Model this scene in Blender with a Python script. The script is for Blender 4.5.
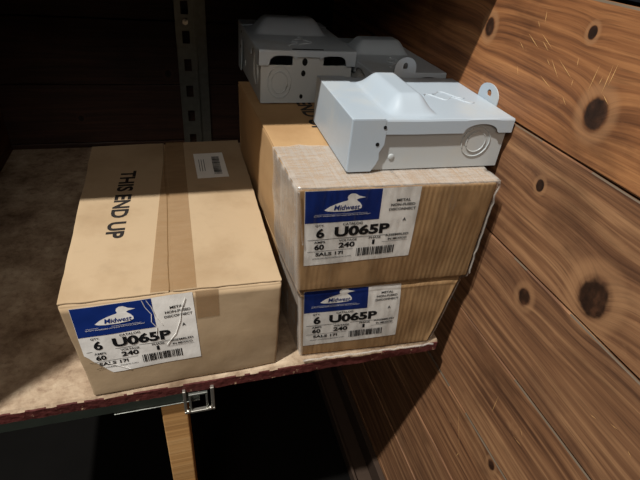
import bpy, bmesh, math, random
from mathutils import Vector, Matrix, noise
random.seed(7)
for o in list(bpy.data.objects): bpy.data.objects.remove(o)
SC = bpy.context.scene; COL = SC.collection
PI = math.pi
# ------------------------------------------------------------------ camera, world, lights, exposure
cd = bpy.data.cameras.new('camera'); cam = bpy.data.objects.new('camera', cd); COL.objects.link(cam)
cam.location = (0.16758, -0.52757, 0.64699); cam.rotation_euler = (0.96375, -0.08653, -0.27952)
cd.sensor_width = 36; cd.lens = 36*467.5/640; cd.clip_start = .01
SC.camera = cam
w = bpy.data.worlds.new('world'); SC.world = w; w.use_nodes = True
w.node_tree.nodes['Background'].inputs[0].default_value = (.75, .85, 1, 1)
w.node_tree.nodes['Background'].inputs[1].default_value = .012
def lamp(name, kind, loc, energy, color, size=.1, target=(.3, .2, .1)):
    l = bpy.data.lights.new(name, kind); l.energy = energy; l.color = color
    if kind == 'AREA': l.shape = 'DISK'; l.size = size
    else: l.shadow_soft_size = size
    o = bpy.data.objects.new(name, l); COL.objects.link(o); o.location = loc
    o.rotation_euler = (Vector(target)-Vector(loc)).to_track_quat('-Z', 'Y').to_euler()
    return o
lamp('ceiling_lamp', 'AREA', (-1.1, -.75, 3.4), 195, (1, .97, .92), .10)
lamp('front_fill', 'AREA', (-.35, -1.9, 1.75), 14, (1, .89, .78), .9)  # added soft fill to brighten the front faces, no actual source
SC.view_settings.view_transform = 'Standard'; SC.view_settings.look = 'None'
SC.view_settings.gamma = 1; SC.view_settings.exposure = .06
SC.view_settings.use_curve_mapping = False

# ------------------------------------------------------------------ materials
def lin(c):
    return tuple(((x/255)/12.92 if x/255 <= .04045 else ((x/255+.055)/1.055)**2.4) for x in c)+(1,)
class NT:
    def __init__(s, name, rough=.6, spec=.3, metal=0):
        s.m = bpy.data.materials.new(name); s.m.use_nodes = True; s.t = s.m.node_tree
        s.b = s.t.nodes['Principled BSDF']; s.b.inputs['Roughness'].default_value = rough
        s.b.inputs['Specular IOR Level'].default_value = spec; s.b.inputs['Metallic'].default_value = metal
        s.obj = s.t.nodes.new('ShaderNodeTexCoord').outputs['Object']
    def n(s, k, **kw):
        x = s.t.nodes.new(k)
        for a, v in kw.items(): setattr(x, a, v)
        return x
    def put(s, sock, v):
        if isinstance(v, bpy.types.NodeSocket): s.t.links.new(v, sock)
        else: sock.default_value = v
    def math(s, op, a, b=0., c=0., clamp=False):
        x = s.n('ShaderNodeMath', operation=op, use_clamp=clamp)
        s.put(x.inputs[0], a); s.put(x.inputs[1], b); s.put(x.inputs[2], c); return x.outputs[0]
    def map(s, scale, vec=None, loc=(0, 0, 0)):
        x = s.n('ShaderNodeMapping'); s.put(x.inputs[0], vec or s.obj)
        x.inputs['Scale'].default_value = scale; x.inputs['Location'].default_value = loc; return x.outputs[0]
    def noise(s, scale, vec=None, detail=4, rough=.55):
        x = s.n('ShaderNodeTexNoise'); s.put(x.inputs['Vector'], vec or s.obj)
        x.inputs['Scale'].default_value = scale; x.inputs['Detail'].default_value = detail; x.inputs['Roughness'].default_value = rough
        return x.outputs['Fac']
    def ramp(s, fac, stops):
        x = s.n('ShaderNodeValToRGB'); s.put(x.inputs[0], fac); e = x.color_ramp.elements
        while len(e) < len(stops): e.new(.5)
        for k, (p, c) in enumerate(stops): e[k].position = p; e[k].color = c if len(c) == 4 else tuple(c)+(1,)
        return x.outputs[0]
    def mix(s, f, a, b, mode='MIX'):
        x = s.n('ShaderNodeMix', data_type='RGBA', blend_type=mode)
        s.put(x.inputs[0], f); s.put(x.inputs[6], a); s.put(x.inputs[7], b); return x.outputs[2]
    def bump(s, h, strength=.3, dist=.002):
        x = s.n('ShaderNodeBump'); s.put(x.inputs['Height'], h); x.inputs['Strength'].default_value = strength
        x.inputs['Distance'].default_value = dist; s.t.links.new(x.outputs[0], s.b.inputs['Normal'])
    def color(s, c): s.put(s.b.inputs['Base Color'], c)
    def step(s, v, lo, hi):
        x = s.n('ShaderNodeMapRange', interpolation_type='SMOOTHSTEP'); s.put(x.inputs[0], v)
        x.inputs[1].default_value = lo; x.inputs[2].default_value = hi; return x.outputs[0]
def plain(name, c, rough=.6, spec=.3, metal=0, var=.15, scale=40, bump=0):
    t = NT(name, rough, spec, metal); c = lin(c)
    f = t.noise(scale)
    t.color(t.mix(f, tuple(x*(1-var) for x in c[:3])+(1,), tuple(min(1, x*(1+var)) for x in c[:3])+(1,)))
    if bump: t.bump(t.noise(scale*4), bump, .001)
    return t.m

def wood_planks(name, knots, axis, period, z0, base, dark, light, grain=1., contrast=1.):
    """planks running along `axis` (0 x, 1 y); knots are (along, z, radius)"""
    t = NT(name, .55, .35)
    sx = t.n('ShaderNodeSeparateXYZ'); t.put(sx.inputs[0], t.obj)
    u = sx.outputs[axis]; z = sx.outputs[2]
    bi = t.math('FLOOR', t.math('DIVIDE', t.math('SUBTRACT', z, z0), period))
    wn = t.n('ShaderNodeTexWhiteNoise', noise_dimensions='1D'); t.put(wn.inputs['W'], bi); tint = wn.outputs['Value']
    sc = [3, 3, 9]; 
    uv = t.n('ShaderNodeCombineXYZ'); t.put(uv.inputs[0], t.math('ADD', u, t.math('MULTIPLY', tint, 7.))); t.put(uv.inputs[2], z)
    uvo = uv.outputs[0]
    warp = t.noise(1, t.map((2.2, 1, 9), uvo), 2)
    F = t.math('ADD', z, t.math('MULTIPLY', warp, .03)); F = t.math('ADD', F, t.math('MULTIPLY', tint, 3.))
    core = None; halo = None; ring = None
    kn = t.noise(28, None, 3)
    for (ku, kz, r) in knots:
        a = t.math('DIVIDE', t.math('SUBTRACT', u, ku), r*.95); b = t.math('DIVIDE', t.math('SUBTRACT', z, kz), r*1.12)
        d2 = t.math('ADD', t.math('MULTIPLY', a, a), t.math('MULTIPLY', b, b))
        F = t.math('ADD', F, t.math('DIVIDE', r*1.15, t.math('ADD', t.math('MULTIPLY', d2, 1.), 1.)))
        c = t.math('SUBTRACT', 1., t.step(t.math('ADD', d2, t.math('MULTIPLY', t.math('SUBTRACT', kn, .5), .9)), .40, .66))
        h = t.math('DIVIDE', 1., t.math('ADD', t.math('MULTIPLY', d2, d2), 1.))
        rg = t.math('MULTIPLY', t.step(d2, .5, .9), t.math('SUBTRACT', 1., t.step(d2, 1.2, 2.6)))
        ring = rg if ring is None else t.math('MAXIMUM', ring, rg)
        core = c if core is None else t.math('MAXIMUM', core, c)
        halo = h if halo is None else t.math('MAXIMUM', halo, h)
    gv = t.n('ShaderNodeCombineXYZ'); t.put(gv.inputs[0], t.math('MULTIPLY', u, 2.5)); t.put(gv.inputs[2], t.math('MULTIPLY', F, 84.*grain))
    g1 = t.noise(1, gv.outputs[0], 3, .6)
    gv2 = t.n('ShaderNodeCombineXYZ'); t.put(gv2.inputs[0], t.math('MULTIPLY', u, 12)); t.put(gv2.inputs[2], t.math('MULTIPLY', F, 420.))
    g2 = t.noise(1, gv2.outputs[0], 2, .6)
    col = t.ramp(g1, [(.32, dark), (.5, base), (.70, light)])
    col = t.mix(t.math('MULTIPLY', t.step(g2, .5, .7), .42*contrast), col, tuple(x*.35 for x in dark[:3])+(1,))
    blot = t.noise(1, t.map((5, 1, 12), uvo), 4, .6)
    col = t.mix(t.math('MULTIPLY', t.step(blot, .5, .72), .55), col, tuple(x*.6 for x in dark[:3])+(1,))
    col = t.mix(t.math('MULTIPLY', t.step(t.noise(1, t.map((9, 9, 22), uvo), 5, .7), .58, .75), .4*contrast), col, tuple(min(1, x*1.35) for x in light[:3])+(1,))
    col = t.mix(t.math('MULTIPLY', tint, .45), col, t.mix(.5, col, tuple(x*.7 for x in (base[0]*.85, base[1], base[2]*1.25))+(1,)))
    if axis == 1 and len(knots) > 3:
        col = t.mix(t.step(z, .4165, .4172), col, t.mix(1., col, (1.12, .95, .76, 1), 'MULTIPLY'))
    if knots:
        col = t.mix(t.math('MULTIPLY', halo, .45), col, tuple(x*.8 for x in dark[:3])+(1,))
        col = t.mix(t.math('MULTIPLY', ring, .4), col, light)
        kc = t.ramp(t.noise(1, t.map((60, 60, 45)), 3), [(.3, tuple(x*.12 for x in dark[:3])), (.55, tuple(x*.34 for x in dark[:3])), (.75, tuple(x*.85 for x in dark[:3]))])
        col = t.mix(core, col, kc)
    if contrast >= 1 and axis < 2:
        stn = t.noise(1, t.map((6, 6, 10), uvo, (3, 0, 1)), 5, .65)
        col = t.mix(t.math('MULTIPLY', t.step(stn, .5, .7), .5), col, t.mix(1., col, (.5, .5, .58, 1), 'MULTIPLY'))
        scf = t.noise(1, t.map((30, 30, 60), uvo, (1, 0, 5)), 6, .75)
        col = t.mix(t.math('MULTIPLY', t.step(scf, .62, .72), .45), col, t.mix(1., col, (1.75, 1.65, 1.5, 1), 'MULTIPLY'))
    t.color(col)
    t.bump(t.math('ADD', g1, t.math('MULTIPLY', g2, .4)), .35, .0016)
    t.put(t.b.inputs['Roughness'], t.math('ADD', t.math('MULTIPLY', g2, .25), .42))
    return t.m
K_RIGHT = [(.163, .526, .016), (-.092, .478, .024), (-.053, .359, .010), (-.203, .279, .034), (-.106, .194, .017),
           (-.041, .560, .009), (-.189, -.136, .012), (.45, .30, .02), (-.36, .02, .02)]
M = {}
M['wall_r'] = wood_planks('weathered_brown_pine', K_RIGHT, 1, .1788, .0593-.1788*6, lin((132, 93, 64)), lin((82, 53, 36)), lin((172, 130, 92)))
M['wall_b'] = wood_planks('dark_pine', [(.16, .222, .012), (-.1, .09, .01)], 0, .1778, .0125-.1778*6, lin((54, 33, 24)), lin((36, 21, 15)), lin((70, 44, 32)))  # back boards given a very dark base tone
M['divider'] = wood_planks('brown_board', [], 1, 2., -1, lin((112, 70, 38)), lin((92, 55, 28)), lin((126, 82, 46)))
M['leg'] = wood_planks('pale_stud_wood', [], 2, 5., -2, lin((206, 158, 100)), lin((190, 142, 88)), lin((218, 174, 118)))
M['scratch'] = plain('raw_wood_scratch', (214, 168, 112), .7)
M['worn'] = plain('worn_grey_wood_edge', (92, 80, 66), .8, var=.35, scale=25)
def cardboard(name, c, stain, flute=0.):
    t = NT(name, .82, .18); c = lin(c); s = lin(stain)
    f = t.noise(7, None, 5, .6); fib = t.noise(1, t.map((60, 500, 500)), 3)
    col = t.mix(t.step(f, .42, .72), c, s)
    col = t.mix(t.math('MULTIPLY', t.step(t.noise(34, None, 5), .55, .8), .35), col, tuple(x*.72 for x in c[:3])+(1,))
    col = t.mix(t.math('MULTIPLY', fib, .12), col, tuple(x*.8 for x in c[:3])+(1,))
    h = t.math('ADD', t.math('MULTIPLY', f, 2.), t.math('MULTIPLY', t.noise(60), .3))
    if flute:
        sx = t.n('ShaderNodeSeparateXYZ'); t.put(sx.inputs[0], t.obj)
        wv = t.math('SINE', t.math('MULTIPLY', t.math('ADD', sx.outputs[0], t.math('MULTIPLY', t.noise(12), .004)), 2*PI/.0082))
        nr = t.n('ShaderNodeSeparateXYZ'); t.put(nr.inputs[0], t.n('ShaderNodeTexCoord').outputs['Normal'])
        msk = t.math('MULTIPLY', t.step(t.noise(9, None, 2), .3, .65), t.step(t.math('MULTIPLY', nr.outputs[1], -1.), .7, .95))
        wv = t.math('MULTIPLY', wv, msk)
        col = t.mix(t.math('MULTIPLY', t.math('ADD', t.math('MULTIPLY', wv, .5), .5), flute), col, tuple(x*.66 for x in c[:3])+(1,))
        h = t.math('ADD', h, t.math('MULTIPLY', wv, .25))
    t.color(col); t.bump(h, .35, .0022); return t.m
M['card'] = cardboard('pale_corrugated_cardboard', (170, 148, 119), (154, 131, 102))
M['card_b'] = cardboard('brown_corrugated_cardboard', (174, 141, 101), (156, 122, 84), .42)
M['fold'] = plain('torn_cardboard_edge', (128, 98, 66), .9)
M['dark'] = plain('recess_shade_black', (8, 8, 8), .9)  # near-black colour standing in for the shade inside openings
def tape_mat(name, c, alpha):
    t = NT(name, .3, .5); t.color(lin(c)); f = t.noise(1, t.map((25, 90, 25)), 3)
    t.put(t.b.inputs['Alpha'], t.math('ADD', t.math('MULTIPLY', f, .25), alpha)); t.bump(f, .15, .001); return t.m
M['tape'] = tape_mat('tan_packing_tape', (150, 116, 78), .30)
M['paper'] = plain('white_label_paper', (222, 220, 214), .5, var=.05, scale=30)
t = NT('white_crinkled_label', .45, .35); t.color(t.mix(t.noise(14), lin((240, 239, 236)), lin((222, 219, 212))))
t.bump(t.noise(1, t.map((40, 40, 22)), 3), .4, .0025); M['paper'] = t.m
M['blue'] = plain('label_blue', (20, 44, 112), .4, var=.12, scale=60)
M['ink'] = plain('black_ink', (20, 20, 22), .6)
M['inkbox'] = plain('carton_print_ink', (34, 30, 28), .7, var=.3, scale=120)
M['steel_paint'] = None
def enamel(name, c, rough):
    t = NT(name, rough, .5); c = lin(c)
    dust = t.step(t.noise(9, None, 5, .65), .48, .75)
    t.color(t.mix(t.math('MULTIPLY', dust, .3), c, lin((176, 168, 152)))); t.bump(t.noise(300), .05, .0005)
    t.put(t.b.inputs['Roughness'], t.math('ADD', t.math('MULTIPLY', dust, .25), rough)); return t.m
M['enamel'] = enamel('light_grey_enamel', (162, 174, 184), .34)
M['enamel2'] = enamel('light_grey_enamel_side', (168, 174, 176), .38)
M['mark'] = plain('pressed_relief', (172, 182, 190), .3, var=.05)
M['steel'] = plain('galvanised_steel', (120, 122, 116), .42, .5, .7, .3, 60)
M['beam'] = plain('dark_green_painted_steel', (74, 86, 80), .45, .4, 0, .25, 20)
M['bright'] = plain('bright_steel', (190, 186, 176), .3, .5, .85, .15, 80)
def shelf_top():
    t = NT('dirty_particle_board', .85, .15)
    a = t.noise(14, None, 6, .65); b = t.noise(90, None, 4)
    col = t.ramp(a, [(.3, lin((104, 84, 66))), (.5, lin((154, 134, 112))), (.7, lin((188, 170, 146)))])
    col = t.mix(t.math('MULTIPLY', t.step(b, .5, .7), .35), col, lin((92, 66, 50)))
    t.color(col); t.bump(t.math('ADD', a, t.math('MULTIPLY', b, .3)), .8, .006); return t.m
M['shelf'] = shelf_top()
t = NT('maroon_painted_rough_edge', .7, .3)
a = t.noise(60, None, 5, .7)
t.color(t.mix(t.step(a, .62, .68), t.mix(t.noise(20), lin((92, 42, 38)), lin((62, 27, 25))), lin((190, 160, 130)))); t.bump(t.noise(120, None, 4), .6, .003); M['edge'] = t.m
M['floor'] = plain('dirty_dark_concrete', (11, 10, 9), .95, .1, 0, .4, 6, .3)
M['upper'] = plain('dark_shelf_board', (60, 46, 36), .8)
def film():
    t = NT('clear_stretch_film', .22, .6)
    s = t.noise(1, t.map((160, 7, 22)), 5, .65); s2 = t.noise(1, t.map((30, 130, 6)), 4, .7)
    sx = t.n('ShaderNodeSeparateXYZ'); t.put(sx.inputs[0], t.n('ShaderNodeNewGeometry').outputs['Normal'])
    front = t.step(t.math('MULTIPLY', sx.outputs[1], -1.), .6, .95)
    f = t.math('ADD', t.math('MULTIPLY', s, .5), t.math('MULTIPLY', s2, .5))
    al = t.math('ADD', t.math('MULTIPLY', t.step(f, .38, .62), .30), .36)
    al = t.mix(front, al, t.math('ADD', t.math('MULTIPLY', t.step(f, .56, .70), .10), .004))
    t.color(lin((188, 182, 174))); t.put(t.b.inputs['Alpha'], al)
    t.bump(f, .35, .002); return t.m
M['film'] = film()

# ------------------------------------------------------------------ builders
def link(name, bm, mats, parent=None, smooth=False, recalc=False):
    if recalc: bmesh.ops.recalc_face_normals(bm, faces=bm.faces[:])
    if parent is not None:
        inv = parent.matrix_basis.inverted() if not parent.get('localspace') else Matrix()
        gp = parent.parent
        if gp is not None and not parent.get('localspace'): inv = inv @ gp.matrix_basis.inverted()
        bmesh.ops.transform(bm, matrix=inv, verts=bm.verts[:])
    me = bpy.data.meshes.new(name); bm.to_mesh(me); bm.free()
    for m in (mats if isinstance(mats, (list, tuple)) else [mats]): me.materials.append(m)
    if smooth: me.polygons.foreach_set('use_smooth', [True]*len(me.polygons))
    o = bpy.data.objects.new(name, me); COL.objects.link(o)
    if parent is not None: o.parent = parent
    return o
def tag(o, label=None, cat=None, group=None, kind=None):
    for k, v in (('label', label), ('category', cat), ('group', group), ('kind', kind)):
        if v: o[k] = v
    return o
def empty(name, loc, rz=0):
    o = bpy.data.objects.new(name, None); COL.objects.link(o); o.empty_display_size = .05
    o.matrix_basis = Matrix.Translation(loc) @ Matrix.Rotation(rz, 4, 'Z'); return o
def box(bm, a, b, mi=0, bev=0):
    vs = [bm.verts.new((x, y, z)) for x in (a[0], b[0]) for y in (a[1], b[1]) for z in (a[2], b[2])]
    fs = []
    for q in ((0, 1, 3, 2), (4, 6, 7, 5), (0, 4, 5, 1), (2, 3, 7, 6), (0, 2, 6, 4), (1, 5, 7, 3)):
        f = bm.faces.new([vs[i] for i in q]); f.material_index = mi; fs.append(f)
    if bev:
        es = list({e for f in fs for e in f.edges})
        r = bmesh.ops.bevel(bm, geom=es, offset=bev, segments=2, profile=.5, affect='EDGES')
        for f in r['faces']: f.material_index = mi
    return vs
def poly(bm, pts, mi=0):
    f = bm.faces.new([bm.verts.new(p) for p in pts]); f.material_index = mi; return f
def tube(bm, pts, r, seg=8, mi=0, closed=False):
    rings = []; n = len(pts); pts = [Vector(p) for p in pts]
    for i, p in enumerate(pts):
        d = (pts[(i+1) % n if closed else min(i+1, n-1)]-pts[(i-1) % n if closed else max(i-1, 0)]).normalized()
        up = Vector((0, 0, 1)) if abs(d.z) < .9 else Vector((0, 1, 0))
        s = d.cross(up).normalized(); t_ = s.cross(d)
        rings.append([bm.verts.new(p+(s*math.cos(a)+t_*math.sin(a))*r) for a in [2*PI*k/seg for k in range(seg)]])
    for i in range(n if closed else n-1):
        A, B = rings[i], rings[(i+1) % n]
        for k in range(seg):
            f = bm.faces.new((A[k], A[(k+1) % seg], B[(k+1) % seg], B[k])); f.material_index = mi; f.smooth = True
    if not closed:
        for R_ in (rings[0], rings[-1]): bm.faces.new(R_)
def text_bm(s, bold=0.):
    cu = bpy.data.curves.new('t', 'FONT'); cu.body = s; cu.size = 1; cu.offset = bold; cu.resolution_u = 3
    o = bpy.data.objects.new('t', cu); COL.objects.link(o)
    bpy.context.view_layer.update()
    me = bpy.data.meshes.new_from_object(o.evaluated_get(bpy.context.evaluated_depsgraph_get()))
    bm = bmesh.new(); bm.from_mesh(me)
    bpy.data.objects.remove(o); bpy.data.curves.remove(cu); bpy.data.meshes.remove(me)
    xs = [v.co.x for v in bm.verts]; ys = [v.co.y for v in bm.verts]
    x0, x1, y0, y1 = min(xs), max(xs), min(ys), max(ys)
    for v in bm.verts: v.co = ((v.co.x-x0)/(x1-x0), (v.co.y-y0)/(y1-y0), 0)
    return bm
def put_text(dst, s, u, v, wd, h, bold=.012, slant=0., mi=0):
    b = text_bm(s, bold); vm = {}
    for q in b.verts: vm[q] = dst.verts.new((u+q.co.x*wd+slant*q.co.y*h, v+q.co.y*h, 0))
    for f in b.faces:
        try: nf = dst.faces.new([vm[q] for q in f.verts]); nf.material_index = mi
        except ValueError: pass
    b.free()
def rect(bm, u0, v0, u1, v1, mi=0): poly(bm, [(u0, v0, 0), (u1, v0, 0), (u1, v1, 0), (u0, v1, 0)], mi)
def barcode(bm, u0, v0, u1, v1, seed=3):
    r = random.Random(seed); x = u0
    while x < u1:
        wd = r.choice((.0007, .0011, .0018)); rect(bm, x, v0, min(x+wd, u1), v1); x += wd+r.choice((.0007, .001, .0017))

# ------------------------------------------------------------------ the setting
def planks(name, mat, axis, plane, depth, u0, u1, seams, gap=.0014, side=1, extra=None):
    bm = bmesh.new()
    for k in range(len(seams)-1):
        z0, z1 = seams[k]+gap, seams[k+1]-gap; c = .0018
        n = 60
        prof = [(0, z0+c), (0, z1-c), (c, z1), (depth, z1), (depth, z0), (c*.6, z0)]
        rows = []
        for i in range(n+1):
            u = u0+(u1-u0)*i/n; row = []
            for j, (d, z) in enumerate(prof):
                wob = .0012*noise.noise((u*6, k*7.3, j*.6))
                zz = z+wob*(1 if j in (1, 2, 3) else -1 if j in (0, 4, 5) else 0)
                dd = plane+side*(d+.001*noise.noise((u*4, z*8, k*3.1)))
                row.append(bm.verts.new((dd, u, zz) if axis == 1 else (u, dd, zz)))
            rows.append(row)
        for i in range(n):
            for j in range(6):
                f = bm.faces.new((rows[i][j], rows[i+1][j], rows[i+1][(j+1) % 6], rows[i][(j+1) % 6]))
                f.material_index = 1 if j == 1 and noise.noise((rows[i][j].co.y*9, k*5.1, 0)) > -.12 and k > 2 else 0
        bm.faces.new(rows[0]); bm.faces.new(rows[-1])
    # dark backing behind the gaps
    a, b = plane+side*depth, plane+side*(depth+.02)
    lo, hi = min(a, b), max(a, b)
    if axis == 1: box(bm, (lo, u0, seams[0]), (hi, u1, seams[-1]), 2)
    else: box(bm, (u0, lo, seams[0]), (u1, hi, seams[-1]), 2)
    if extra: extra(bm)
    return tag(link(name, bm, [mat, M['worn'] if axis == 1 else mat, M['dark'], M['scratch']], recalc=True), kind='structure')
def scratches(bm):
    r = random.Random(5); X = .6562
    def s(y, z, ang, L, wd=.0009):
        dy, dz = math.cos(ang)*L/2, math.sin(ang)*L/2; ny, nz = -math.sin(ang)*wd/2, math.cos(ang)*wd/2
        poly(bm, [(X, y-dy, z-dz), (X, y+ny, z+nz), (X, y+dy, z+dz), (X, y-ny, z-nz)], 3)
    # (y, z, angle deg from +y, length)
    for y, z, a, L in SCR: s(y, z, math.radians(a), L)
SCR = []
def seg_pts(px):  # scratch end points on the wall face: ((y, z), (y, z))
    for (a, b) in px:
        dy, dz = b[0]-a[0], b[1]-a[1]
        SCR.append(((a[0]+b[0])/2, (a[1]+b[1])/2, math.degrees(math.atan2(dz, dy)), math.hypot(dy, dz)))
seg_pts([((0.0812, 0.5224), (0.0688, 0.5148)), ((0.0696, 0.5367), (0.0384, 0.5221)), ((0.0438, 0.5421), (0.0134, 0.5281)), ((0.0369, 0.5338), (0.0191, 0.5239)), ((0.0577, 0.5546), (0.0506, 0.5477)), ((0.0099, 0.5178), (-0.0145, 0.4977)), ((-0.0041, 0.52), (-0.0383, 0.5034)), ((-0.035, 0.5301), (-0.0379, 0.5195)), ((-0.0394, 0.505), (-0.0406, 0.4958)), ((-0.0706, 0.5322), (-0.0686, 0.4978)), ((-0.0889, 0.5358), (-0.0889, 0.5017)), ((-0.0947, 0.5398), (-0.0933, 0.5109)), ((0.0186, 0.4923), (-0.0083, 0.4828)), ((0.017, 0.5146), (0.0078, 0.5085)), ((-0.0811, 0.5199), (-0.0802, 0.5094)), ((0.0707, 0.4914), (0.0632, 0.4794)), ((-0.0327, 0.4805), (-0.0435, 0.4726)), ((-0.0912, 0.5025), (-0.1047, 0.494)), ((0.0431, 0.5533), (0.0474, 0.57)), ((-0.142, 0.0005), (-0.144, -0.045)), ((-0.068, -0.1263), (-0.1166, -0.2128)), ((-0.1166, -0.2128), (-0.1131, -0.2358)), ((-0.2019, -0.001), (-0.2154, -0.0106)), ((-0.3037, 0.1568), (-0.3146, 0.1599)), ((-0.3355, 0.1494), (-0.343, 0.1463)), ((-0.2004, -0.0295), (-0.2218, -0.0269)), ((-0.2781, 0.14), (-0.2875, 0.1432))])
SE = [-.74, -.652, -.4745, -.2965, -.1185, .0593, .2358, .4168, .5959]
planks('wall_right', M['wall_r'], 1, .657, .022, -.95, .96, SE, extra=scratches)
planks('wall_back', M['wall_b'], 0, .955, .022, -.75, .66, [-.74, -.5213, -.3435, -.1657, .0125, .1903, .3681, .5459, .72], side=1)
bm = bmesh.new(); box(bm, (.657, -.95, .603), (.70, .96, .80), 0, .003)
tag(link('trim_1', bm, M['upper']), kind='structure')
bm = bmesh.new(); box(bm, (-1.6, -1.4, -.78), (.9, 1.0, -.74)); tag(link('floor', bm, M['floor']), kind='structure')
# steel channel at the wall foot
bm = bmesh.new()
box(bm, (.640, -.5, -.74), (.656, .93, -.665), 0, .002); box(bm, (.585, -.5, -.74), (.639, .93, -.728), 0, .002); box(bm, (.578, -.5, -.74), (.586, .93, -.70), 0, .002)
tag(link('baseboard_right', bm, M['upper']), kind='structure')
# upper shelf above the frame (it throws the shadow over the back of the bay) and left divider
bm = bmesh.new(); box(bm, (-.29, .145, .62), (.655, .95, .645), 0, .002)
tag(link('upper_shelf', bm, M['upper']), kind='structure')
bm = bmesh.new(); box(bm, (-.322, -.13, -.02), (-.302, .954, .92), 0, .002)
tag(link('wall_left', bm, M['divider']), kind='structure')

# ------------------------------------------------------------------ shelf
def shelf():
    root = empty('shelf', (.15, .4, -.036))
    bm = bmesh.new(); nx, ny = 190, 40; X0, X1 = -.30, .612
    def fy(x): return -.004+.002*noise.noise((x*14, 0, 1))+.0008*noise.noise((x*110, 4, 1))
    def rx(y): return X1+.004*noise.noise((y*40, 7, 0))+.006*noise.noise((y*12, 3, 0))-.0
    top = []
    for j in range(ny+1):
        row = []
        for i in range(nx+1):
            s = i/nx; t_ = (j/ny)**1.6
            y = fy(X0+(X1-X0)*s)*(1-t_)+.948*t_; x = X0+(rx(y)-X0)*s
            z = .0
            if j == 0: z = -.003-.001*abs(noise.noise((x*60, 0, 9)))
            row.append(bm.verts.new((x, y, z)))
        top.append(row)
    for j in range(ny):
        for i in range(nx): bm.faces.new((top[j][i], top[j][i+1], top[j+1][i+1], top[j+1][i]))
    edge_faces = []
    prev = top[0]
    ring0 = top[0]+[top[j][nx] for j in range(1, ny+1)]
    rings = [ring0]
    for k, z in enumerate((-.005, -.011, -.017, -.024)):
        rg = []
        for v in ring0:
            nn = .0007*noise.noise((v.co.x*80+k*5, v.co.y*80, k*2.))
            rg.append(bm.verts.new((v.co.x+(nn if v.co.x > .6 else 0), v.co.y+(nn-.0015 if v.co.y < .02 else 0), z+nn*.4)))
        rings.append(rg)
    for k in range(4):
        A, B = rings[k], rings[k+1]
        for i in range(len(A)-1):
            bm.faces.new((A[i], B[i], B[i+1], A[i+1])).material_index = 1 if k or noise.noise((A[i].co.x*45, 3, A[i].co.y*45)) > -.1 else 0
    lb = bm.verts.new((X0, .948, -.024)); bm.faces.new(list(rings[-1])+[lb])
    link('board', bm, [M['shelf'], M['edge']], root)
    # steel beam carrying the board, stops at the clamp
    bm = bmesh.new()
    box(bm, (-.30, .003, -.056), (.166, .007, -.0245), 0, .001)
    be = link('steel_beam', bm, M['beam'], root)
    bm = bmesh.new(); box(bm, (.028, .000, -.058), (.166, .007, -.0562), 0, .0006)
    tag(link('flange_lip', bm, M['steel'], be), 'worn steel lip')
    # joists
    tag(root, 'rough particle board shelf with chipped maroon front edge carrying the cartons', 'shelf')
    # small steel clamp
    c = empty('shelf_clamp', (.167, -.006, -.073))
    bm = bmesh.new()
    a, b, z0, z1 = .139, .190, -.073, -.015
    box(bm, (a, -.012, z0), (a+.005, -.005, z1), 0, .001); box(bm, (b-.006, -.012, z0), (b, -.005, z1), 0, .001)
    box(bm, (a, -.013, z0), (b, -.006, z0+.005), 0, .001)
    link('bracket_frame', bm, M['bright'], c)
    bm = bmesh.new()
    box(bm, (a+.011, -.010, z1-.016), (b-.012, -.005, z1-.012), 0, .001)
    box(bm, (a+.009, -.010, z0+.004), (a+.0125, -.005, z1-.012), 0, .0008); box(bm, (b-.0145, -.010, z0+.004), (b-.011, -.005, z1-.012), 0, .0008)
    link('inner_loop', bm, M['steel'], c)
    for x in (a+.006, b-.008):
        bm = bmesh.new(); bmesh.ops.create_icosphere(bm, subdivisions=2, radius=.004, matrix=Matrix.Translation((x, -.012, z0+.006)))
        link('rivet', bm, M['bright'], c, True)
    tag(c, 'small bright steel clamp hooked under the maroon shelf edge', 'clamp')
    # wooden leg
    bm = bmesh.new(); box(bm, (.100, .0075, -.74), (.143, .092, -.0245), 0, .002)
    tag(link('support_post', bm, M['leg']), 'pale bare wooden post standing under the shelf near the clamp', 'post')
shelf()

# ------------------------------------------------------------------ slotted steel upright at the back wall
def upright():
    root = empty('slotted_upright', (.232, .93, 0))
    bm = bmesh.new(); z0, z1 = .0015, .615
    Xa, Xb, Y = .193, .243, .918
    pitch = .076; sw, sh = .010, .017
    xc = (Xa+Xb)/2
    zc = []; z = .03
    while z < z1-.03: zc.append(z); z += pitch/1.
    box(bm, (Xa, Y, z0), (xc-sw, Y+.003, z1)); box(bm, (xc+sw, Y, z0), (Xb, Y+.003, z1))
    cuts = [z0]+[q for c in zc for q in (c-sh, c+sh)]+[z1]
    for i in range(0, len(cuts), 2): box(bm, (xc-sw, Y, cuts[i]), (xc+sw, Y+.003, cuts[i+1]))
    box(bm, (Xa-.002, Y-.004, z0), (Xa+.003, .952, z1)); box(bm, (Xb-.003, Y-.004, z0), (Xb+.002, .952, z1))
    link('slotted_face', bm, M['steel'], root)
    bm = bmesh.new(); box(bm, (Xb+.003, Y+.012, z0), (.275, Y+.015, z1)); box(bm, (.272, Y+.015, z0), (.275, .952, z1))
    link('side_flange', bm, M['steel'], root)
    bm = bmesh.new(); bmesh.ops.create_cone(bm, cap_ends=True, segments=6, radius1=.008, radius2=.008, depth=.008, matrix=Matrix.Translation((xc, Y-.004, .375)) @ Matrix.Rotation(PI/2, 4, 'X'))
    bmesh.ops.create_cone(bm, cap_ends=True, segments=12, radius1=.004, radius2=.004, depth=.018, matrix=Matrix.Translation((xc, Y-.008, .375)) @ Matrix.Rotation(PI/2, 4, 'X'))
    link('bolt', bm, M['bright'], root)
    tag(root, 'grey slotted steel upright against the dark back wall boards', 'shelf upright')
upright()

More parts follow.
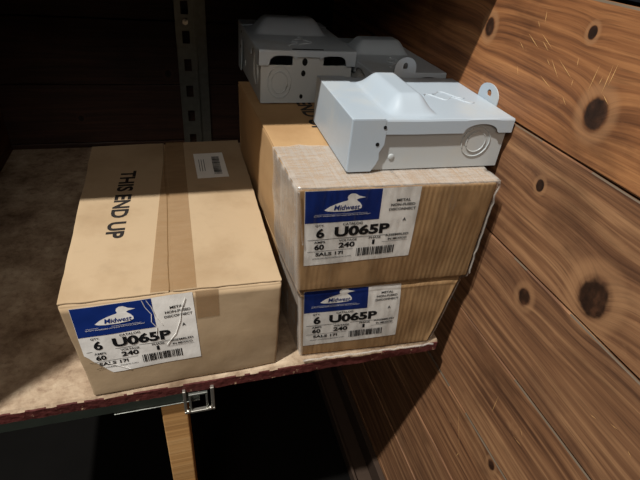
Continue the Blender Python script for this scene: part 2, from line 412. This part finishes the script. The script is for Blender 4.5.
# ------------------------------------------------------------------ cartons
class Hex:
    """carton volume from 8 corners; map(s,t,r) with s across, t depth, r height"""
    def __init__(s, c, bulge=.002, seed=0, rough=.0015):
        s.c = [[[Vector(c[k][j][i]) for i in range(2)] for j in range(2)] for k in range(2)]; s.bulge = bulge; s.seed = seed; s.rough = rough
        s.W = (s.c[0][0][1]-s.c[0][0][0]).length; s.D = (s.c[0][1][0]-s.c[0][0][0]).length; s.H = (s.c[1][0][0]-s.c[0][0][0]).length
    def map(s, a, t, r):
        L = lambda p, q, f: p+(q-p)*f
        p = L(L(L(s.c[0][0][0], s.c[0][0][1], a), L(s.c[0][1][0], s.c[0][1][1], a), t),
              L(L(s.c[1][0][0], s.c[1][0][1], a), L(s.c[1][1][0], s.c[1][1][1], a), t), r)
        e = lambda x: max(0., 4*x*(1-x))
        cl = lambda x: min(1, max(0, x))
        p = p+Vector((0, -1, 0))*s.bulge*e(a)*e(r)*(1-cl(t)*2)
        p = p+Vector((1, 0, 0))*s.bulge*e(t)*e(r)*(cl(a)*2-1)*.8
        q = p*9+Vector((s.seed*3.1,)*3)
        nv = Vector((noise.noise(q), noise.noise(q+Vector((9, 0, 0))), noise.noise(q+Vector((0, 9, 0)))*.35))
        q2 = p*38+Vector((s.seed*1.7,)*3)
        nv += .35*Vector((noise.noise(q2), noise.noise(q2+Vector((5, 0, 0))), 0))
        return p+nv*s.rough
    def face_y(s, x, z):
        a, r = (x-s.c[0][0][0].x)/s.W, z/s.H
        for _ in range(6):
            p = s.map(a, 0, r); a += (x-p.x)/s.W; r += (z-p.z)/s.H
        return s.map(a, 0, r).y
    def top_z(s, x, y):
        a, t_ = (x-s.c[1][0][0].x)/s.W, y/s.D
        for _ in range(6):
            p = s.map(a, t_, 1); a += (x-p.x)/s.W; t_ += (y-p.y)/s.D
        return s.map(a, t_, 1).z
def grid_axis(n, L, r): return sorted(set([0, r*.3/L, r*.7/L, r/L]+[r/L+(1-2*r/L)*i/n for i in range(n+1)]+[1-r/L, 1-r*.7/L, 1-r*.3/L, 1]))
def carton_shell(bm, H, lo=(0, 0, 0), hi=(1, 1, 1), rad=.004, n=(28, 36, 18), mi=0, jag=None):
    dims = [(hi[0]-lo[0])*H.W, (hi[1]-lo[1])*H.D, (hi[2]-lo[2])*H.H]
    rr = [min(rad, d*.45) for d in dims]
    ax = [grid_axis(n[k], dims[k], rr[k]) for k in range(3)]
    cache = {}
    def V(i, j, k):
        key = (i, j, k)
        if key in cache: return cache[key]
        p = [ax[0][i]*dims[0], ax[1][j]*dims[1], ax[2][k]*dims[2]]
        q = [min(max(p[m], rr[m]), dims[m]-rr[m]) for m in range(3)]
        d = [(p[m]-q[m])/rr[m] for m in range(3)]; L = math.sqrt(sum(x*x for x in d))
        if L > 1: p = [q[m]+d[m]/L*rr[m] for m in range(3)]
        f = [lo[m]+(hi[m]-lo[m])*p[m]/dims[m] for m in range(3)]
        if jag: f = jag(f)
        cache[key] = bm.verts.new(H.map(*f)); return cache[key]
    N = [len(a)-1 for a in ax]
    def quad(*ks):
        f = bm.faces.new([V(*k) for k in ks]); f.material_index = mi; f.smooth = True
    for i in range(N[0]):
        for j in range(N[1]):
            quad((i, j, 0), (i, j+1, 0), (i+1, j+1, 0), (i+1, j, 0)); quad((i, j, N[2]), (i+1, j, N[2]), (i+1, j+1, N[2]), (i, j+1, N[2]))
    for i in range(N[0]):
        for k in range(N[2]):
            quad((i, 0, k), (i+1, 0, k), (i+1, 0, k+1), (i, 0, k+1)); quad((i, N[1], k), (i, N[1], k+1), (i+1, N[1], k+1), (i+1, N[1], k))
    for j in range(N[1]):
        for k in range(N[2]):
            quad((0, j, k), (0, j, k+1), (0, j+1, k+1), (0, j+1, k)); quad((N[0], j, k), (N[0], j+1, k), (N[0], j+1, k+1), (N[0], j, k+1))
def refine(bm, maxlen):
    for _ in range(4):
        es = [e for e in bm.edges if e.calc_length() > maxlen]
        if not es: break
        bmesh.ops.subdivide_edges(bm, edges=es, cuts=1, use_grid_fill=False)
        bmesh.ops.triangulate(bm, faces=[f for f in bm.faces if len(f.verts) > 4])
def on_front(bm, H, q, eps, zmax=None, fine=.012, lab=(.172, .133)):
    """label plane (u,v) -> carton front; q = four (x,z): bl, br, tr, tl"""
    if fine: refine(bm, fine)
    for v in bm.verts:
        a, b = v.co.x/lab[0], v.co.y/lab[1]
        x = (q[0][0]*(1-a)+q[1][0]*a)*(1-b)+(q[3][0]*(1-a)+q[2][0]*a)*b
        z = (q[0][1]*(1-a)+q[1][1]*a)*(1-b)+(q[3][1]*(1-a)+q[2][1]*a)*b
        if zmax is not None and z > zmax: z = zmax
        v.co = (x, H.face_y(x, z)-eps-v.co.z, z)
    for f in bm.faces:
        f.normal_update()
        if f.normal.y > 0: f.normal_flip()
def product_label(H, q, parent, zmax=None, torn=False, missing_logo=False):
    lab = (.172, .133)
    bm = bmesh.new()
    n, m = 30, 24; cut = .030 if torn else .003
    g = {}
    for i in range(n+1):
        for j in range(m+1):
            u, v = lab[0]*i/n, lab[1]*j/m
            if torn:
                lim = .040-(u-.002)*1.25
                if v < lim: v = min(lab[1], lim+.0008*math.sin(i*2.3)) if j < m else v
            g[i, j] = bm.verts.new((u, v, 0))
    for i in range(n):
        for j in range(m):
            bm.faces.new((g[i, j], g[i+1, j], g[i+1, j+1], g[i, j+1]))
    on_front(bm, H, q, .0006, zmax, 0)
    bmesh.ops.dissolve_degenerate(bm, dist=1e-5, edges=bm.edges[:])
    L = link('product_label', bm, M['paper'], parent, True)
    bm = bmesh.new(); rect(bm, .0005, .079, .112, .1325); on_front(bm, H, q, .0009, zmax)
    lp = link('logo_panel', bm, M['blue'], L)
    tag(lp, 'blue logo panel')
    # swimming duck outline
    bm = bmesh.new()
    body = [(.028, .1005), (.036, .1065), (.045, .1105), (.054, .1135), (.0605, .1150), (.0620, .1165), (.0608, .1200), (.0620, .1235), (.0660, .1264),
            (.0715, .1264), (.0755, .1242), (.0775, .1225), (.0880, .1195), (.0780, .1178), (.0745, .1160), (.0760, .1140), (.0800, .1105), (.0828, .1060),
            (.0830, .1020), (.0790, .0990), (.0600, .0970), (.0420, .0975), (.0330, .0985)]
    poly(bm, [(a, b, 0) for a, b in body])
    bmesh.ops.triangulate(bm, faces=bm.faces[:]); on_front(bm, H, q, .0012, zmax, 0)
    link('duck_emblem', bm, M['paper'], L)
    bm = bmesh.new(); put_text(bm, 'Midwest', .0415, .1000, .038, .0085, .015, .18); on_front(bm, H, q, .0016, zmax, 0)
    link('emblem_lettering', bm, M['blue'], L)
    bm = bmesh.new(); put_text(bm, 'QUALITY ENGINEERED OUTDOOR ELECTRICAL EQUIPMENT', .013, .0895, .084, .0024, .0); rect(bm, .014, .0932, .092, .0936)
    on_front(bm, H, q, .0016, zmax, 0)
    link('tagline', bm, M['paper'], L)
    bm = bmesh.new()
    T = lambda *a, **k: put_text(bm, *a, **k)
    T('QTY.', .016, .0715, .013, .0045, .02); T('CATALOG', .057, .0722, .030, .0045, .02)
    T('6', .0175, .0515, .0125, .0175, .035); T('U065P', .0450, .0515, .086, .0195, .045)
    rect(bm, .005, .0478, .128, .0486)
    T('AMPS', .015, .0415, .017, .0043, .02); T('VOLTAGE', .053, .0418, .028, .0043, .02); T('PHASE', .100, .0425, .019, .0043, .02)
    T('60', .0155, .0295, .0150, .0100, .035); T('240', .053, .0300, .0255, .0100, .035); T('1', .106, .0315, .004, .0090, .03)
    T('ASSEMBLED', .126, .0448, .038, .0045, .02); T('IN MEXICO', .131, .0372, .031, .0045, .02)
    rect(bm, .005, .0262, .076, .0268); rect(bm, .122, .0345, .164, .0350)
    T('SALS 17I', .0175, .0175, .043, .0066, .03); T('www.midwestelectric.com', .012, .0115, .062, .0030, .0)
    T('METAL', .136, .1085, .022, .0048, .02); T('NON-FUSED', .128, .1005, .038, .0048, .02); T('DISCONNECT', .126, .0925, .042, .0048, .02)
    T('A', .150, .0725, .0055, .0058, .03)
    on_front(bm, H, q, .0011, zmax, 0)
    link('printed_text', bm, M['ink'], L)
    bm = bmesh.new(); barcode(bm, .082, .0105, .144, .0265); on_front(bm, H, q, .0011, zmax, 0)
    link('barcode', bm, M['ink'], L)
    if torn:   # creases across the crumpled label
        for pts in ([(.098, .132), (.101, .118), (.108, .104), (.106, .090), (.112, .078), (.109, .062)], [(.104, .131), (.110, .116), (.113, .100), (.121, .082)],
                    [(.160, .125), (.152, .105), (.148, .085), (.138, .060), (.122, .040)], [(.030, .022), (.046, .012), (.060, .002)]):
            bm = bmesh.new()
            top = [bm.verts.new((u, v, 0)) for u, v in pts]; bot = [bm.verts.new((u+.0012, v-.0003, 0)) for u, v in pts]; mid = [bm.verts.new((u+.0006, v, .0006)) for u, v in pts]
            for i in range(len(pts)-1):
                bm.faces.new((top[i], mid[i], mid[i+1], top[i+1])); bm.faces.new((mid[i], bot[i], bot[i+1], mid[i+1]))
            on_front(bm, H, q, .0013, zmax, 0); link('label_crease', bm, M['paper'], L)
    return L
def flat_top(bm, H, eps, fine=.02):
    if fine: refine(bm, fine)
    for v in bm.verts: v.co.z = H.top_z(v.co.x, v.co.y)+eps+v.co.z
    for f in bm.faces:
        f.normal_update()
        if f.normal.z < 0: f.normal_flip()
def carton(c, seed, mat, label, q, zmax=None, torn=False, flaps=True, seam=.5, rough=.0023, bulge=.002):
    root = empty('cardboard_carton', (c[0][0][0][0]+.15, .26, c[0][0][0][2]))
    H = Hex(c, bulge, seed, rough)
    th = .0032/H.H
    bm = bmesh.new(); carton_shell(bm, H, (0, 0, 0), (1, 1, 1-th*1.02)); link('carton_body', bm, mat, root)
    def jag(f):
        if f[1] < .02: f = [f[0], f[1]+.004*noise.noise((f[0]*14, seed, 0)), f[2]]
        return f
    g = .0022/H.W
    for lo, hi in ((0, seam-g), (seam+g, 1)):
        bm = bmesh.new(); carton_shell(bm, H, (lo, .004, 1-th), (hi, .996, 1), .0012, (16, 40, 1), jag=jag)
        link('top_flap', bm, mat, root)
    product_label(H, q, root, zmax, torn)
    tag(root, label, 'cardboard box', 'cartons of electrical disconnects on the shelf')
    return root, H
def top_text(root, H, x, y0, y1, h, mat):
    bm = bmesh.new(); put_text(bm, 'THIS END UP', 0, 0, y0-y1, h, .035)
    for v in bm.verts: v.co = (x[0]+(x[1]-x[0])*(v.co.x/(y0-y1))+v.co.y, y0-v.co.x, 0)
    flat_top(bm, H, .0004, 0)
    link('stamped_text', bm, mat, root)

CL = [[[(.008, -.003, .0012), (.297, .004, .0012)], [(0, .51, .0012), (.303, .52, .0012)]],
      [[(-.006, .005, .190), (.301, .003, .190)], [(-.012, .522, .190), (.308, .533, .190)]]]
left, HL = carton(CL, 1, M['card'], 'pale tan carton marked THIS END UP, alone at the left, label torn at one corner',
                  [(.011, .048), (.174, .054), (.169, .186), (.006, .181)], None, True, True, .478)
top_text(left, HL, (.055, .041), .392, .152, .029, M['inkbox'])
def strip(bm, pts_l, pts_r):
    L = [bm.verts.new(p) for p in pts_l]; R_ = [bm.verts.new(p) for p in pts_r]
    for i in range(len(L)-1): bm.faces.new((L[i], R_[i], R_[i+1], L[i+1]))
# tape over the centre seam, folded down the front
def tape(root, H, xa, xb, y0, y1, drop=None, xf=None, eps=.0007):
    L, R_ = [], []
    n = 40
    for i in range(n+1):
        f = i/n; y = y1+(y0-y1)*f; l = xa[1]+(xa[0]-xa[1])*f; r = xb[1]+(xb[0]-xb[1])*f
        L.append((l, y, H.top_z(l, y)+eps)); R_.append((r, y, H.top_z(r, y)+eps))
    bm = bmesh.new(); strip(bm, L, R_)
    if drop:
        L, R_ = [], []
        for i in range(13):
            z = CLTOP-drop*i/12; L.append((xf[0], H.face_y(xf[0], z)-eps, z)); R_.append((xf[1], H.face_y(xf[1], z)-eps, z))
        strip(bm, L, R_)
    return link('packing_tape', bm, M['tape'], root, True)
CLTOP = .186
tape(left, HL, (.112, .141), (.176, .181), .008, .529)
bm = bmesh.new()
L, R_ = [], []
for i in range(13):
    z = .187-.052*i/12; L.append((.173, HL.face_y(.173, z)-.0007, z)); R_.append((.206, HL.face_y(.206, z)-.0007, z))
strip(bm, L, R_); link('tape_end', bm, M['tape'], left, True)
# small paper sticker
bm = bmesh.new(); poly(bm, [(.201, .344, 0), (.264, .346, 0), (.262, .462, 0), (.199, .460, 0)]); flat_top(bm, HL, .0006, .02)
stk = link('paper_sticker', bm, M['paper'], left)
bm = bmesh.new()
r = random.Random(2); y = .36
while y < .44:
    h = r.choice((.001, .002, .003)); poly(bm, [(.236, y, 0), (.252, y, 0), (.252, y+h, 0), (.236, y+h, 0)]); y += h+r.choice((.001, .002))
for xx in (.208, .213, .218): poly(bm, [(xx, .375, 0), (xx+.0012, .375, 0), (xx+.0012, .43, 0), (xx, .43, 0)])
flat_top(bm, HL, .001, 0); link('barcode', bm, M['ink'], stk)

C1 = [[[(.345, .011, .0012), (.590, -.004, .0012)], [(.322, .485, .0012), (.625, .485, .0012)]],
      [[(.335, .013, .1545), (.622, .002, .1545)], [(.312, .485, .1545), (.632, .485, .1545)]]]
low, H1 = carton(C1, 2, M['card_b'], 'brown carton under film, bottom one of the stack of two by the plank wall',
                 [(.347, .026), (.518, .032), (.508, .158), (.340, .158)], .1515, rough=.0018, bulge=.003)
C2 = [[[(.330, .008, .1565), (.628, -.003, .1565)], [(.306, .485, .1565), (.632, .485, .1565)]],
      [[(.317, .011, .343), (.626, -.005, .343)], [(.303, .485, .343), (.632, .485, .343)]]]
up, H2 = carton(C2, 3, M['card_b'], 'brown carton on top of another, grey metal enclosures standing on it',
                [(.335, .208), (.505, .215), (.502, .339), (.328, .338)], rough=.0015, bulge=.002)
top_text(up, H2, (.397, .395), .455, .205, .030, M['inkbox'])

# ------------------------------------------------------------------ stretch film round the front of the stack
def film_wrap():
    bm = bmesh.new()
    nz = 40; e = .0022
    def crk(p, a=.0018): 
        q = Vector(p); return Vector((noise.noise(q*Vector((30, 30, 9))), noise.noise(q*Vector((30, 30, 9))+Vector((7, 0, 0))), noise.noise(q*28+Vector((0, 5, 0)))))*a
    def yb(z): return .134+.02*noise.noise((z*14, 1, 0))-.05*max(0, (.30-z))
    rows = []
    for k in range(nz+1):
        z = .004+(.343-.004)*k/nz
        # blend the two cartons' outline at this height
        if z < .1555: H, r_ = H1, (z-.0012)/(.1545-.0012)
        else: H, r_ = H2, (z-.1565)/(.343-.1565)
        r_ = min(1, max(0, r_)); pinch = .0
        row = []
        for i in range(13):
            t_ = yb(z)/H.D*(1-i/12); p = H.map(0, t_, r_)+Vector((-e, 0, 0)); row.append(p)
        for i in range(1, 40):
            p = H.map(i/40, 0, r_)+Vector((0, -e, 0)); row.append(p)
        for i in range(13):
            t_ = yb(z)/H.D*i/12; p = H.map(1, t_, r_)+Vector((e, 0, 0)); row.append(p)
        vs = []
        for i, p in enumerate(row):
            c = crk(p)
            if i <= 12: p = p+Vector((-abs(c.x), 0, c.z*.5))
            elif i < 52: p = p+Vector((0, -abs(c.y)*.35, 0))
            else: p = p+Vector((abs(c.x)*.6, 0, c.z*.5))
            vs.append(bm.verts.new(p))
        rows.append(vs)
    for k in range(nz):
        for i in range(len(rows[0])-1): bm.faces.new((rows[k][i], rows[k][i+1], rows[k+1][i+1], rows[k+1][i]))
    # top sheet
    ny, nx = 16, 40; last = None; top = []
    for j in range(ny+1):
        row = []
        for i in range(nx+1):
            a = i/nx; t_ = (yb(.343)+.006*noise.noise((a*12, 3, 3)))/H2.D*j/ny
            p = H2.map(a, t_, 1)+Vector((0, 0, .0012+.0012*abs(noise.noise((a*8, t_*160, 0)))*(1 if 0 < j else 1)))
            if i == 0: p.x -= e
            if i == nx: p.x += e
            if j == 0: p.y -= e
            row.append(bm.verts.new(p))
        top.append(row)
    for j in range(ny):
        for i in range(nx): bm.faces.new((top[j][i], top[j][i+1], top[j+1][i+1], top[j+1][i]))
    bmesh.ops.remove_doubles(bm, verts=bm.verts[:], dist=.003)
    o = link('stretch_film', bm, M['film'], None, True, True)
    tag(o, 'clear wrinkled plastic film wrapped around the front of the stacked cartons', 'plastic wrap')
    # crinkled folds of film along the foot and the right corner
    for (pts, r0) in (([(.345+.01*i, .003-.0012*i/3+.004*noise.noise((i*.9, 0, 0))-.008, .006+.006*abs(noise.noise((i*.7, 3, 0)))) for i in range(26)], .0022),
                      ([(.628+.004*noise.noise((i*.5, 1, 0)), -.006, .34-.007*i) for i in range(26)], .0016),
                      ([(.319+.001*i, .006, .338-.008*i) for i in range(12)], .0012)):
        bm = bmesh.new(); tube(bm, pts, r0, 5); link('film_fold', bm, M['film'], o, True)
film_wrap()

# ------------------------------------------------------------------ grey metal enclosures
UL, UW, UH = .2495, .192, .0785
def enclosure(loc, rz):
    root = empty('metal_enclosure', (0, 0, 0)); root['localspace'] = 1
    th = .0016
    # body: open tray, walls with a low top on the ear end
    bm = bmesh.new(); zt = UH-.004
    box(bm, (.002, .002, 0), (UL-.002, UW-.002, th))
    box(bm, (.002, .002, th), (UL-.002, .002+th, zt-.002)); box(bm, (.002, UW-.002-th, th), (UL-.002, UW-.002, zt-.002))
    box(bm, (.002, .002+th, th), (.002+th, UW-.002-th, zt-.002))
    x0 = UL-.002-th
    box(bm, (x0, .002+th, th), (x0+th, UW*.34, UH-.022)); box(bm, (x0, UW*.34, th), (x0+th, UW*.67, zt-.001)); box(bm, (x0, UW*.67, th), (x0+th, UW-.002-th, UH-.022))
    link('enclosure_body', bm, M['enamel2'], root)
    # lid with pressed hump, lips on three sides
    bm = bmesh.new()
    def sm(x): x = min(1, max(0, x)); return x*x*(3-2*x)
    def hump(x, y):
        hx = sm((x-.056)/.026)*sm((.133-x)/.026); hy = sm((y-.010)/.034)*sm((.172-y)/.034)
        return .0235*(hx*hy)**.62
    xs = [.042+(UL+.003-.042)*i/96 for i in range(97)]; ys = [-.003+(UW+.006)*j/72 for j in range(73)]
    G = [[bm.verts.new((x, y, UH+hump(x, y)+.0006*noise.noise((x*15, y*15, 0)))) for y in ys] for x in xs]
    for i in range(96):
        for j in range(72):
            bm.faces.new((G[i][j], G[i+1][j], G[i+1][j+1], G[i][j+1])).smooth = True
    def skirt(vs, dep, out):
        rows = [vs]
        for s_ in (.12, 1):
            rows.append([bm.verts.new(v.co+Vector(out)*(.0012)+Vector((0, 0, -dep(v.co)*s_))) for v in vs])
        for a in range(2):
            for i in range(len(vs)-1): bm.faces.new((rows[a][i], rows[a][i+1], rows[a+1][i+1], rows[a+1][i]))
        inner = [bm.verts.new(v.co-Vector(out)*.0016) for v in rows[-1]]
        for i in range(len(vs)-1): bm.faces.new((rows[-1][i], rows[-1][i+1], inner[i+1], inner[i]))
    def dside(c):
        d = .0215; k = (c.x-.200)/.0285
        if abs(k) < 1: d = .0215-.014*math.sqrt(1-k*k)
        return d
    def dend(c):
        f = c.y/UW
        for m in (.235, .765):
            k = (f-m)/.15
            if abs(k) < 1: return .0215-.0145*math.sqrt(1-k**4)
        return .0215 if not .385 < f < .615 else .009
    skirt([G[i][0] for i in range(97)], dside, (0, -1, 0)); skirt([G[i][72] for i in range(97)], dside, (0, 1, 0)); skirt([G[96][j] for j in range(73)], dend, (1, 0, 0))
    lid = link('lid', bm, M['enamel'], root, False, True)
    # pressed wavy relief on the lid
    bm = bmesh.new()
    for pts in ([(.150+.0065*i, .100+.010*math.sin(i*1.1)-.0028*i, UH+.0002) for i in range(12)], [(.168+.006*i, .118-.012*math.cos(i*.9)-.003*i, UH+.0002) for i in range(9)]):
        tube(bm, pts, .0011, 5)
    link('pressed_relief', bm, M['mark'], lid, True)
    # folded end cap wrapping the left end and a little of both sides
    bm = bmesh.new()
    box(bm, (-.003, -.004, .001), (.0005, UW+.004, UH+.002), 0, .0015)
    box(bm, (0, -.004, UH-.0005), (.046, UW+.004, UH+.0018), 0, .0008)
    for y0, y1 in ((-.0045, -.0025), (UW+.0025, UW+.0045)):
        pr = [(-.001, .001), (.034, .001), (.041, .012), (.044, .020), (.043, .030), (.049, .042), (.049, .062), (.046, .070), (.047, UH), (-.001, UH)]
        A = [bm.verts.new((x, y0, z)) for x, z in pr]; B = [bm.verts.new((x, y1, z)) for x, z in pr]
        bm.faces.new(A); bm.faces.new(B[::-1])
        for i in range(len(pr)): bm.faces.new((A[i], B[i], B[(i+1) % len(pr)], A[(i+1) % len(pr)]))
    link('end_cap', bm, M['enamel'], root, False, True)
    # knockouts: pressed concentric rings
    def knock(cen, nrm, r1=.0235, r2=.016):
        bm = bmesh.new(); n_ = Vector(nrm); rot = n_.to_track_quat('Z', 'Y').to_matrix().to_4x4(); T_ = Matrix.Translation(cen) @ rot
        for r_, tr in ((r1, .0010), (r2, .0012)):
            tube(bm, [T_ @ Vector((r_*math.cos(a), r_*math.sin(a), .0003)) for a in [2*PI*k/36 for k in range(36)]], tr, 6, closed=True)
        bmesh.ops.create_cone(bm, cap_ends=True, segments=32, radius1=r2, radius2=r2-.001, depth=.0012, matrix=T_)
        link('knockout', bm, M['enamel2'], root)
    knock((.200, .0018, .041), (0, -1, 0)); knock((.200, UW-.0018, .041), (0, 1, 0)); knock((UL-.0018, .040, .031), (1, 0, 0))
    def hole(cen, nrm, r_=.0035, nm='hole_shade'):
        bm = bmesh.new(); rot = Vector(nrm).to_track_quat('Z', 'Y').to_matrix().to_4x4()
        bmesh.ops.create_cone(bm, cap_ends=True, segments=16, radius1=r_, radius2=r_, depth=.0008, matrix=Matrix.Translation(cen) @ rot)
        link(nm, bm, M['dark'], root)  # dark disc on the surface, the hole's shade put in as colour
    hole((.0385, -.0047, .043), (0, -1, 0), .0028); hole((.046, -.0047, .068), (0, -1, 0), .0025)
    hole((UL-.0017, UW*.47, .0615), (1, 0, 0), .0055); hole((UL-.0017, UW*.46, .045), (1, 0, 0), .0045); hole((UL-.0017, UW*.45, .010), (1, 0, 0), .0035)
    hole((.16, UW+.0046-.0025, .06), (0, 1, 0), .003)
    bm = bmesh.new(); bmesh.ops.create_uvsphere(bm, u_segments=16, v_segments=10, radius=.005, matrix=Matrix.Translation((.066, .0018, .020)) @ Matrix.Diagonal((1, .35, 1, 1)))
    link('dimple', bm, M['enamel2'], root, True)
    # ear with hanging hole
    bm = bmesh.new(); n = 28; cy, cz = .080, UH+.006; ow, oh = .028, .022
    out = [(cy-ow, UH-.012), (cy-ow, UH)]+[(cy-ow*math.cos(a), UH+.004+oh*math.sin(a)**.8) for a in [PI*k/14 for k in range(15)]]+[(cy+ow, UH), (cy+ow, UH-.012)]
    hc = (cy-.001, UH+.011); hr = .0062
    for X in (UL+.0045, UL+.0062):
        O = [bm.verts.new((X, a, b)) for a, b in out]
        I = [bm.verts.new((X, hc[0]-hr*math.cos(PI*2*k/len(out)+2.4*0), hc[1]+hr*math.sin(PI*2*k/len(out)))) for k in range(len(out))]
        if X < UL+.005: O1, I1 = O, I
    m_ = len(out)
    # match ring start: rotate inner ring so that it begins lower left
    def ang(v): return math.atan2(v.co.z-hc[1], v.co.y-hc[0])
    bm.free(); bm = bmesh.new()
    S = []
    for X in (UL+.0045, UL+.0062):
        O, I = [], []
        for a, b in out:
            th_ = math.atan2(b-hc[1], a-hc[0]); O.append(bm.verts.new((X, a, b))); I.append(bm.verts.new((X, hc[0]+hr*math.cos(th_), hc[1]+hr*math.sin(th_))))
        S.append((O, I))
    for O, I in S:
        for k in range(m_): bm.faces.new((O[k], O[(k+1) % m_], I[(k+1) % m_], I[k]))
    for q_ in (0, 1):
        for k in range(m_): bm.faces.new((S[0][q_][k], S[0][q_][(k+1) % m_], S[1][q_][(k+1) % m_], S[1][q_][k]))
    link('hanging_ear', bm, M['enamel'], root, False, True)
    root.matrix_basis = Matrix.Translation(loc) @ Matrix.Rotation(rz, 4, 'Z')
    del root['localspace']
    return root
G3 = 'grey metal enclosures standing on the top carton'
def copy_tree(o, parent=None):
    c = o.copy(); COL.objects.link(c)
    if parent is not None: c.parent = parent
    for ch in [q for q in list(bpy.data.objects) if q.parent == o]: copy_tree(ch, c)
    return c
ZT = .3465
u1 = enclosure((.3995, .044, ZT), math.radians(-1.6))
tag(u1, 'brightly lit light grey metal enclosure with ear, nearest on the cartons, lying lengthwise', 'metal box', G3)
u2 = copy_tree(u1)
u2.location = (.323, .335+UL, ZT); u2.rotation_euler = (0, 0, -PI/2); u2.scale = (1, .93, 1.24)
tag(u2, 'shaded grey metal enclosure with round knockout and dark notches on its end, back left', 'metal box', G3)
for ch in [q for q in list(bpy.data.objects) if q.parent == u2 and q.name.startswith('hanging_ear')]: bpy.data.objects.remove(ch)
bm = bmesh.new(); box(bm, (UL-.004, UW*.33, UH+.0003), (UL-.0005, UW*.66, UH+.0011))
sl = link('slot_shade', bm, M['dark'], None); sl.parent = u2  # black slab laid on the lid in place of a shaded slot
u3 = copy_tree(u1)
u3.location = (.509, .262+UL-.006, ZT); u3.rotation_euler = (0, 0, -PI/2); u3.scale = (1, .75, 1.05)
tag(u3, 'shaded grey metal enclosure with upright ear, behind the lit one beside the plank wall', 'metal box', G3)
